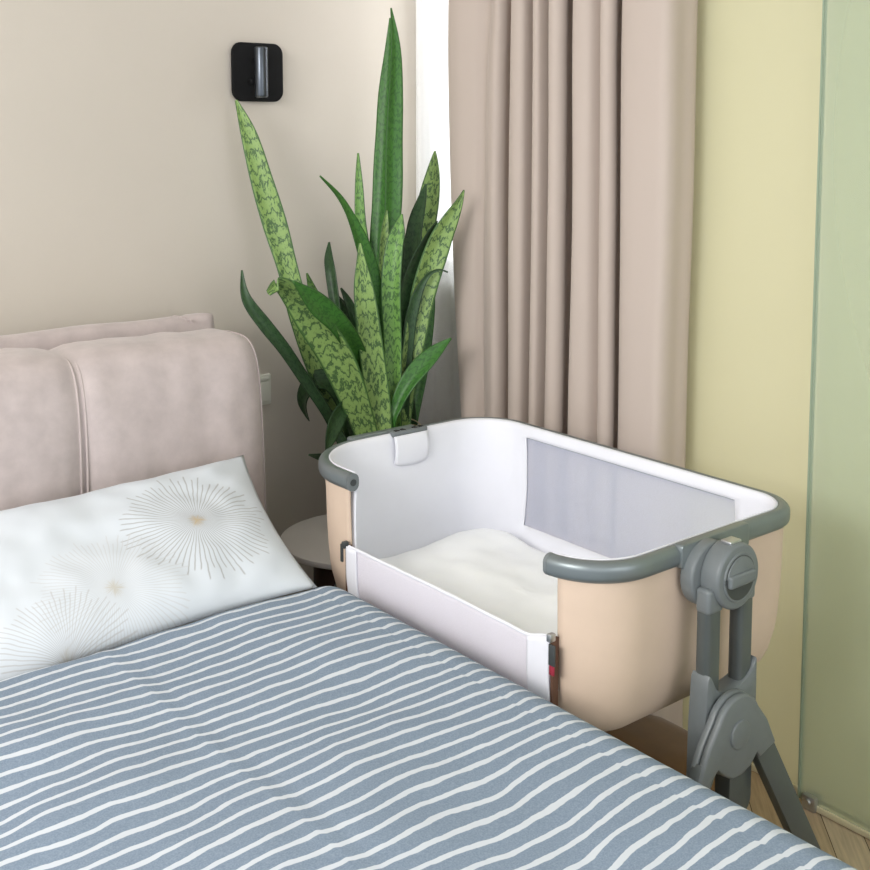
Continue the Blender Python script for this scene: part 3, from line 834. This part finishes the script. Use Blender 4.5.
# ================================================================ PLANT
PX, PY = 1.965, 2.645
plant = thing('potted_snake_plant', (PX, PY, 0), 'tall potted snake plant with mottled sword leaves in the corner', 'plant')
g = G(); g.lathe((PX, PY, 0), [(0, 0), (0.095, 0), (0.10, 0.006), (0.128, 0.40), (0.131, 0.42), (0.127, 0.424), (0.122, 0.42), (0.118, 0.385), (0, 0.385)], 56)
g.build('pot', M['pot'], plant)
g = G(); g.lathe((PX, PY, 0), [(0.117, 0.386), (0.117, 0.395), (0.06, 0.402), (0, 0.403)], 40); g.build('soil', M['soil'], plant)
VIEW = Vector((0.627, 0.779, 0)).normalized()
for li, (kind, tw, pts) in enumerate(LEAVES):
    random.seed(100 + li)
    first = Vector(pts[0][:3])
    foot = Vector((PX + (first.x - PX) * 0.55, PY + (first.y - PY) * 0.7, 0.385))
    dd = Vector((foot.x - PX, foot.y - PY, 0))
    if dd.length > 0.095:
        dd = dd.normalized() * 0.095; foot = Vector((PX + dd.x, PY + dd.y, 0.385))
    up_ = Vector((foot.x * 0.85 + first.x * 0.15, foot.y * 0.85 + first.y * 0.15, 0.475))
    mid = [up_] if first.z > 0.54 else []
    ctl = [foot] + mid + [Vector(p[:3]) for p in pts]
    wid = [max(0.008, pts[0][3] * 0.7)] + [max(0.008, pts[0][3] * 0.8) for _ in mid] + [p[3] for p in pts]
    NS = 7
    path = catmull(ctl, NS)
    wl = catmull([(w, 0, 0) for w in wid], NS)
    g = G(); lay = g.uvlayer()
    NA = 9
    rows_ = []; acc = 0; vs = []
    for i, p in enumerate(path):
        if i: acc += (p - path[i - 1]).length
        vs.append(acc)
        tn = (path[min(i + 1, len(path) - 1)] - path[max(i - 1, 0)]).normalized()
        side = tn.cross(-VIEW)
        side = -side if side.dot(Vector((0.779, -0.627, 0))) < 0 and abs(tn.z) > 0.3 else side
        side.normalize()
        side = Matrix.Rotation(math.radians(tw * (0.6 + 0.8 * i / len(path))), 3, tn) @ side
        nrm = side.cross(tn).normalized()
        if nrm.dot(VIEW) > 0: nrm = -nrm
        w = max(0.0006, wl[i].x) / max(0.8, math.cos(math.radians(tw)))
        rw = []
        for a in range(NA):
            u = 2 * a / (NA - 1) - 1
            wav = 0.06 * w * math.sin(vs[-1] * 26 + li) * abs(u) ** 2
            rw.append(g.bm.verts.new(p + side * u * w + nrm * (0.38 * w * (abs(u) ** 1.6 - 0.5) + wav)))
        rows_.append(rw)
    for i in range(len(rows_) - 1):
        for a in range(NA - 1):
            f = g.bm.faces.new((rows_[i][a], rows_[i][a + 1], rows_[i + 1][a + 1], rows_[i + 1][a]))
            for lp, (ii, aa) in zip(f.loops, ((i, a), (i, a + 1), (i + 1, a + 1), (i + 1, a))):
                lp[lay].uv = (aa / (NA - 1), vs[ii])
    lf = g.build('leaf', M['leaf%d' % kind], plant, angle=85, recalc=False)
    solidify(lf, 0.0022, 0)
g = G()
for zz, tl in ((0.690, 0.006), (0.676, -0.006)):
    g.tube([(1.928 + 0.068 * math.cos(a), 2.575 + 0.075 * math.sin(a), zz + tl * math.sin(a)) for a in [2 * math.pi * q / 40 for q in range(40)]], 0.0018, 8, closed=True)
g.build('twine', M['twine'], plant)

# ================================================================ COT (bassinet)
cot = thing('bedside_cot', (1.587, 1.68, 0), 'peach and white bedside cot with grey rim attached along the bed', 'cot')
CX0, CX1, CY0, CY1 = 1.302, 1.889, 1.212, 2.134
def outline(ins, n_corner=14, n_long=40, n_short=24):
    """closed outline, counter-clockwise seen from above, starting in the front straight side"""
    x0, x1, y0_, y1_ = CX0 + ins, CX1 - ins, CY0 + ins, CY1 - ins
    # corner radii: back-left(far), back-right(near), front-near, front-far
    rf, rbf, rbn, rn = 0.17 - ins * 0.8, 0.13 - ins * 0.8, 0.095 - ins * 0.8, 0.125 - ins * 0.8
    pts = []
    def arc(cx, cy, r, a0, a1):
        for k in range(n_corner):
            a = math.radians(a0 + (a1 - a0) * k / n_corner)
            pts.append((cx + r * math.cos(a), cy + r * math.sin(a)))
    def line(ax, ay, bx, by, n):
        for k in range(n):
            pts.append((ax + (bx - ax) * k / n, ay + (by - ay) * k / n))
    line(x0, y1_ - rf, x0, y0_ + rn, n_long)                       # front side, far to near
    arc(x0 + rn, y0_ + rn, rn, 180, 270)
    line(x0 + rn, y0_, x1 - rbn, y0_, n_short)                     # near end
    arc(x1 - rbn, y0_ + rbn, rbn, 270, 360)
    line(x1, y0_ + rbn, x1, y1_ - rbf, n_long)                     # back side
    arc(x1 - rbf, y1_ - rbf, rbf, 0, 90)
    line(x1 - rbf, y1_, x0 + rf, y1_, n_short)                     # far end
    arc(x0 + rf, y1_ - rf, rf, 90, 180)
    return pts
OPEN0, OPEN1 = 1.322, 1.908          # bed-side opening in y
NET0, NET1 = 1.358, 1.962            # net window in the back side
def shell(levels, inner):
    g = G()
    rings = []
    for z, ins in levels:
        ring = outline(ins)
        k = (0.006 if inner else 0.012) * (1 - sstep(0.77, 0.80, z))
        rings.append([g.bm.verts.new((x, y - k * sstep(1.95, 2.11, y), z)) for x, y in ring])
    n = len(rings[0])
    for A, B in zip(rings, rings[1:]):
        for i in range(n):
            j = (i + 1) % n
            c = (A[i].co + A[j].co + B[i].co + B[j].co) / 4
            if c.z > 0.58 and c.x < 1.36 and OPEN0 - 0.004 < c.y < OPEN1 + 0.004:
                continue
            if c.x > 1.78 and NET0 < c.y < NET1 and 0.575 < c.z < 0.792:
                continue
            g.bm.faces.new((A[i], A[j], B[j], B[i]))
    g.bm.faces.new(rings[-1])
    return g
lv = [(0.800, 0.013), (0.792, 0.014), (0.76, 0.014), (0.72, 0.015), (0.68, 0.016), (0.64, 0.018), (0.60, 0.021), (0.58, 0.024), (0.56, 0.029), (0.54, 0.034), (0.52, 0.043), (0.505, 0.060), (0.496, 0.088), (0.491, 0.122), (0.489, 0.16)]
o = shell(lv, False).build('outer_cover', M['peach'], cot, angle=80)
solidify(o, 0.004, 0)
lv2 = [(0.8197, 0.0234), (0.8150, 0.0282), (0.806, 0.0302), (0.800, 0.030), (0.792, 0.030), (0.76, 0.028), (0.72, 0.027), (0.68, 0.027), (0.64, 0.029), (0.60, 0.034), (0.58, 0.038), (0.56, 0.044), (0.54, 0.058), (0.525, 0.070), (0.515, 0.10)]
lin = shell(lv2, True).build('inner_lining', M['lining'], cot, angle=80)
solidify(lin, 0.003, 0)
# net window, stretched behind the edge of the lining
INS = [(0.58, 0.038), (0.60, 0.034), (0.64, 0.029), (0.68, 0.027), (0.72, 0.027), (0.76, 0.028), (0.80, 0.030)]
def net_x(z):
    for (za, ia), (zb, ib) in zip(INS, INS[1:]):
        if z <= zb:
            return CX1 - (ia + (ib - ia) * (z - za) / (zb - za)) + 0.0035
    return CX1 - 0.0265
g = G(); g.grid(30, 16, lambda i, j: (net_x(0.566 + 0.230 * j / 15), NET0 - 0.012 + (NET1 - NET0 + 0.024) * i / 29, 0.566 + 0.230 * j / 15))
g.build('net_window', M['net'], cot, angle=80, recalc=False)
# lowered bed-side panel of fine net with white ends
def fp(y, z):
    s = (y - OPEN0) / (OPEN1 - OPEN0)
    return 1.308 + 0.006 * math.sin(math.pi * s) + 0.014 * sstep(0.62, 0.50, z) + 0.0015 * nz(y * 20, z * 14, 2)
def ptop(s):
    return 0.682 - 0.016 * math.sin(math.pi * min(1, s * 4) / 2) * sstep(1.0, 0.9, s) if s > 0.5 else 0.668 - 0.002 * math.sin(math.pi * s)
def panel(y0_, y1_, n, name, mat, push=0.0, zt=0.0):
    g = G()
    def fn(i, j):
        y = y0_ + (y1_ - y0_) * i / (n - 1); s = 1 - (y - OPEN0) / (OPEN1 - OPEN0)
        top = ptop(s) + zt; z = 0.50 + (top - 0.50) * j / 15
        return (fp(y, z) - push, y, z)
    g.grid(n, 16, fn)
    o = g.build(name, mat, cot, angle=80, recalc=False)
    solidify(o, 0.003, 0)
    return o
fpn = panel(OPEN0 - 0.002, OPEN1 + 0.004, 50, 'drop_panel', M['front_net'])
panel(OPEN0 - 0.003, OPEN0 + 0.052, 12, 'border', M['lining'], 0.004, 0.001).parent = fpn
panel(OPEN1 - 0.030, OPEN1 + 0.004, 10, 'border', M['lining'], 0.004, 0.001).parent = fpn
g = G(); g.tube([(fp(OPEN0 + 0.586 * k / 40, 0.66) , OPEN0 + 0.586 * k / 40, ptop(1 - k / 40)) for k in range(41)], 0.0032, 8)
o = g.build('top_hem', M['lining'], cot); o.parent = fpn
# zips down both edges of the opening
for yy, zt in ((OPEN0 - 0.007, 0.682), (OPEN1 + 0.008, 0.668)):
    g = G(); g.box((1.306, yy - 0.003, 0.50), (1.320, yy + 0.003, zt), 0.001)
    zp = g.build('zip', M['zip'], cot)
    g = G(); g.box((1.2965, yy - 0.006, zt - 0.004), (1.310, yy + 0.004, zt + 0.010), 0.002)
    g.build('zip_slider', M['silver'] if yy < 1.5 else M['dark_grey'], zp)
    if yy < 1.5:
        g = G(); g.box((1.2965, yy - 0.0155, zt - 0.042), (1.3005, yy - 0.001, zt - 0.006), 0.0015); g.build('zip_pull', M['dark_grey'], zp)
        g = G(); g.box((1.297, yy - 0.014, zt - 0.058), (1.300, yy - 0.003, zt - 0.041), 0.001); g.build('zip_tag', M['red'], zp)
    else:
        g = G(); g.box((1.297, yy + 0.001, zt - 0.034), (1.301, yy + 0.009, zt + 0.004), 0.0015); g.build('zip_pull', M['dark_grey'], zp)
# rim tube, open on the bed side
ring = outline(0.0145, 16, 60, 30)
k0 = next(i for i, p in enumerate(ring[:90]) if p[1] < 1.335)
k1 = next(i for i, p in enumerate(ring[:60]) if p[1] < 1.910)
path = [(x, y, 0.802) for x, y in ring[k0:]] + [(x, y, 0.802) for x, y in ring[:k1 + 1]]
sect = rrect(0, 0, 0.028, 0.037, 0.0135, 5)
g = G(); g.sweep(path, sect)
rim = g.build('rim', M['grey_metal'], cot, angle=50)
for (x, y, z), sgn in ((path[0], 1), (path[-1], -1)):
    g = G()
    g.prism([(x + a, z + b) for a, b in rrect(0, 0, 0.0285, 0.0375, 0.0138, 5)], y - 0.002, y + sgn * 0.006, 0.0)
    cap = g.build('end_cap', M['grey_plastic'], rim)
    g = G(); g.cyl((x, y + sgn * 0.0065, z), 0.007, 0.002, 'Y', 24); c2 = g.build('cap_screw', M['dark_grey'], rim)
# label flap with snap buckle on the far end
g = G()
def flap_pt(i, j):
    s = i / 11; x = 1.565 + 0.098 * s
    b = j / 9; z = 0.815 - (0.064 + 0.010 * math.sin(math.pi * s) ** 0.5) * b
    return (x, 2.097 - 0.006 * math.sin(math.pi * b) - 0.0015, z)
g.grid(12, 10, flap_pt)
fl = g.build('flap', M['lining'], cot, angle=80, recalc=False); solidify(fl, 0.003, 0)
g = G(); g.box((1.563, 2.097, 0.812), (1.665, 2.117, 0.8245), 0.003)
bk = g.build('buckle', M['grey_plastic'], cot)
for x in (1.580, 1.598, 1.632, 1.650):
    g = G(); g.prism([(x - 0.006, 2.102), (x + 0.006, 2.102), (x + 0.003, 2.112), (x - 0.006, 2.110)], 0.8235, 0.8262, axis='Z'); g.build('buckle_slot', M['rubber'], bk)

# end stands; built at the near end, turned round for the far end
SX = 1.576
def stand(turn):
    hz = 0.728 if turn else 0.769
    def fin(g, name, mat, parent, **kw):
        if turn:
            bmesh.ops.transform(g.bm, matrix=Matrix.Translation((SX, 1.673, 0)) @ Matrix.Rotation(math.pi, 4, 'Z') @ Matrix.Translation((-SX, -1.673, 0)), verts=g.bm.verts)
        return g.build(name, mat, parent, **kw)
    # post sleeve with a saddle-shaped top
    g = G()
    out = [(-0.080, 0.41), (-0.078, 0.52), (-0.074, 0.580), (-0.072, 0.602), (-0.067, 0.610), (-0.062, 0.608), (-0.056, 0.598)]
    for k in range(1, 14):
        a = math.pi * k / 14
        out.append((0.006 - 0.056 * math.cos(a), 0.594 - 0.030 * math.sin(a) ** 0.8 + 0.012 * k / 14))
    out += [(0.069, 0.606), (0.070, 0.56), (0.070, 0.50), (0.066, 0.452), (-0.04, 0.452), (-0.06, 0.41)]
    g.prism([(SX + 0.008 + a * 0.96, b) for a, b in out], 1.156, 1.193, 0.003, 2)
    st = fin(g, 'stand', M['grey_plastic'], cot)
    # clamp round the rim
    g = G()
    g.prism([(SX + a, b) for a, b in rrect(0.022, 0.8035, 0.186, 0.042, 0.006, 4)], 1.2075, 1.2275, 0.003, 2)
    fin(g, 'rim_clamp', M['grey_metal'], st)
    g = G(); g.cyl((SX - 0.012, 1.202, hz - 0.002), 0.057, 0.028, 'Y', 48, 0.005)
    fin(g, 'back_plate', M['grey_plastic'], st)
    g = G(); g.cyl((SX - 0.040, 1.206, 0.805), 0.0065, 0.008, 'Y', 20, 0.002); fin(g, 'rivet', M['silver'], st)
    # round hub with neck pieces over the tubes
    g = G(); g.cyl((SX + 0.008, 1.170, hz), 0.057, 0.040, 'Y', 64, 0.006)
    hub = fin(g, 'hub', M['grey_plastic'], st)
    for s in (-1, 1):
        g = G(); g.box((SX + 0.006 + s * 0.0445 - 0.0205, 1.1595, hz - 0.056), (SX + 0.006 + s * 0.0445 + 0.0205, 1.1895, hz - 0.012), 0.007, 3)
        fin(g, 'neck', M['grey_plastic'], st)
    g = G()
    g.tube([(SX + 0.008 + 0.0400 * math.cos(a), 1.1500, hz + 0.0400 * math.sin(a)) for a in [2 * math.pi * q / 48 for q in range(48)]], 0.003, 10, closed=True)
    fin(g, 'hub_ring', M['grey_plastic'], st)
    g = G(); g.cyl((SX + 0.008, 1.1490, hz), 0.0385, 0.004, 'Y', 48); fin(g, 'hub_recess', M['dark_grey'], st)
    g = G()
    seg = [(-0.0365, 0.004)] + [(0.037 * math.cos(a), 0.037 * math.sin(a)) for a in [math.radians(173 - 166 * q / 20) for q in range(21)]] + [(0.0365, 0.004)]
    g.prism([(SX + 0.008 + a, hz + b) for a, b in seg], 1.1450, 1.1500, 0.0015)
    g.box((SX - 0.0265, 1.139, hz - 0.012), (SX + 0.0425, 1.150, hz + 0.010), 0.004, 3)
    fin(g, 'turn_handle', M['grey_plastic'], st)
    g = G(); g.box((SX - 0.006, 1.158, hz + 0.054), (SX + 0.024, 1.180, hz + 0.0605), 0.002); fin(g, 'release_button', M['silver'], st)
    for s in (-1, 1):
        g = G(); g.prism([(SX + 0.006 + s * 0.0445 + a, 1.1755 + b) for a, b in rrect(0, 0, 0.038, 0.028, 0.009, 5)], 0.50, 0.74, axis='Z')
        fin(g, 'tube', M['leg_metal'], st)
    # teardrop hinge cover
    c0 = SX - 0.012
    out = [(c0 + 0.060 * math.cos(a), 0.516 + 0.060 * math.sin(a)) for a in [math.radians(26 + 128 * q / 20) for q in range(21)]]
    out += [(c0 - 0.080, 0.507), (c0 - 0.108, 0.452), (c0 - 0.130, 0.405), (c0 - 0.100, 0.392), (c0 - 0.070, 0.450), (c0 - 0.055, 0.461), (c0 - 0.036, 0.443), (c0 - 0.015, 0.431), (c0 + 0.010, 0.430),
            (c0 + 0.036, 0.439), (c0 + 0.053, 0.456), (c0 + 0.062, 0.444), (c0 + 0.108, 0.458), (c0 + 0.082, 0.508)]
    g = G(); g.prism(out, 1.140, 1.153, 0.004, 2)
    hb_ = fin(g, 'hinge_body', M['grey_plastic'], st)
    g = G(); g.prism([(c0 + (a - c0) * 0.985, 0.50 + (b - 0.50) * 0.985) for a, b in out], 1.126, 1.1395, 0.005, 3)
    fin(g, 'hinge_cover', M['grey_plastic'], st)
    g = G(); g.cyl((c0, 1.125, 0.508), 0.025, 0.006, 'Y', 40, 0.002); fin(g, 'hinge_button', M['grey_plastic'], st)
    # splayed legs
    for s in (-1, 1):
        g = G()
        a, b = Vector((c0 + s * 0.072, 0, 0.470)), Vector((c0 + s * 0.342, 0, 0.02))
        d = (b - a).normalized(); nrm = Vector((d.z, 0, -d.x)) * 0.0235
        g.prism([((a - nrm).x, (a - nrm).z), ((a + nrm).x, (a + nrm).z), ((b + nrm).x, (b + nrm).z), ((b - nrm).x, (b - nrm).z)], 1.131, 1.1515, 0.003, 2)
        fin(g, 'leg', M['leg_metal'], st)
        g = G(); g.box((b.x - 0.036, 1.124, 0.0), (b.x + 0.036, 1.158, 0.032), 0.006, 2); fin(g, 'foot', M['rubber'], st)
    # inner post with rounded end
    g = G(); x0_ = SX + 0.008
    pts = [(x0_, 0.46), (x0_, 0.355)] + [(x0_ + 0.032 + 0.032 * math.cos(a), 0.355 + 0.032 * math.sin(a)) for a in [math.radians(180 + 18 * q) for q in range(1, 11)]] + [(x0_ + 0.064, 0.46)]
    g.prism(pts, 1.158, 1.192, 0.005, 2)
    fin(g, 'inner_post', M['leg_metal'], st)
stand(False)
stand(True)
# plush sheet on the cot mattress
g = G()
NR = 26
oc = outline(0.072)
ccx, ccy = 1.587, 1.68
rings = []
for k in range(NR + 1):
    f_ = k / NR
    ring = []
    for x, y in oc:
        X, Y = ccx + (x - ccx) * f_, ccy + (y - ccy) * f_
        edge = 1 - f_
        z = 0.562 + 0.012 * (1 - f_ ** 4) + 0.010 * nz(X * 7, Y * 7, 2.5) + 0.006 * nz(X * 17, Y * 15, 6.5)
        z -= 0.028 * (max(0, f_ - 0.86) / 0.14) ** 2
        # higher crumple in the far back corner
        z += 0.012 * math.exp(-(((X - 1.72) / 0.1) ** 2 + ((Y - 1.98) / 0.08) ** 2))
        ring.append(g.bm.verts.new((X, Y, z)) if k else None)
    rings.append(ring)
n = len(oc)
cv = g.bm.verts.new((ccx, ccy, 0.574 + 0.010 * nz(ccx * 7, ccy * 7, 2.5)))
for i in range(n):
    g.bm.faces.new((cv, rings[1][i], rings[1][(i + 1) % n]))
for A, B in zip(rings[1:], rings[2:]):
    for i in range(n):
        g.bm.faces.new((A[i], B[i], B[(i + 1) % n], A[(i + 1) % n]))
bot = [g.bm.verts.new((ccx + (x - ccx) * 0.92, ccy + (y - ccy) * 0.92, 0.522)) for x, y in oc]
for i in range(n):
    g.bm.faces.new((rings[-1][i], bot[i], bot[(i + 1) % n], rings[-1][(i + 1) % n]))
g.bm.faces.new(bot[::-1])
ms = g.build('cot_mattress', M['cot_sheet'], angle=80)
tag(ms, 'soft ivory mattress with rumpled plush cover lying inside the cot', 'mattress')

# ================================================================ FLOOR CUSHION under the cot
g = G()
def cush(i, j):
    a = 2 * math.pi * j / 40; s = i / 29
    y = 1.50 + 0.66 * s
    e = max(0.06, 1 - abs(2 * s - 1) ** 7) ** 0.5
    ca, sa = math.cos(a), math.sin(a)
    x = 2.02 + 0.105 * e * math.copysign(abs(ca) ** 0.6, ca)
    z = 0.058 + 0.058 * e * math.copysign(abs(sa) ** 0.7, sa)
    z += (0.006 * nz(x * 20, y * 8, 3)) * max(0, sa)
    return (x, y, z)
V = g.grid(30, 40, cush)
for i in range(29):
    g.bm.faces.new((V[i][39], V[i + 1][39], V[i + 1][0], V[i][0]))
g.bm.faces.new(V[0]); g.bm.faces.new(V[-1])
o = g.build('floor_cushion', M['brown_velvet'], angle=80)
tag(o, 'brown velvet floor cushion lying under the cot', 'cushion')
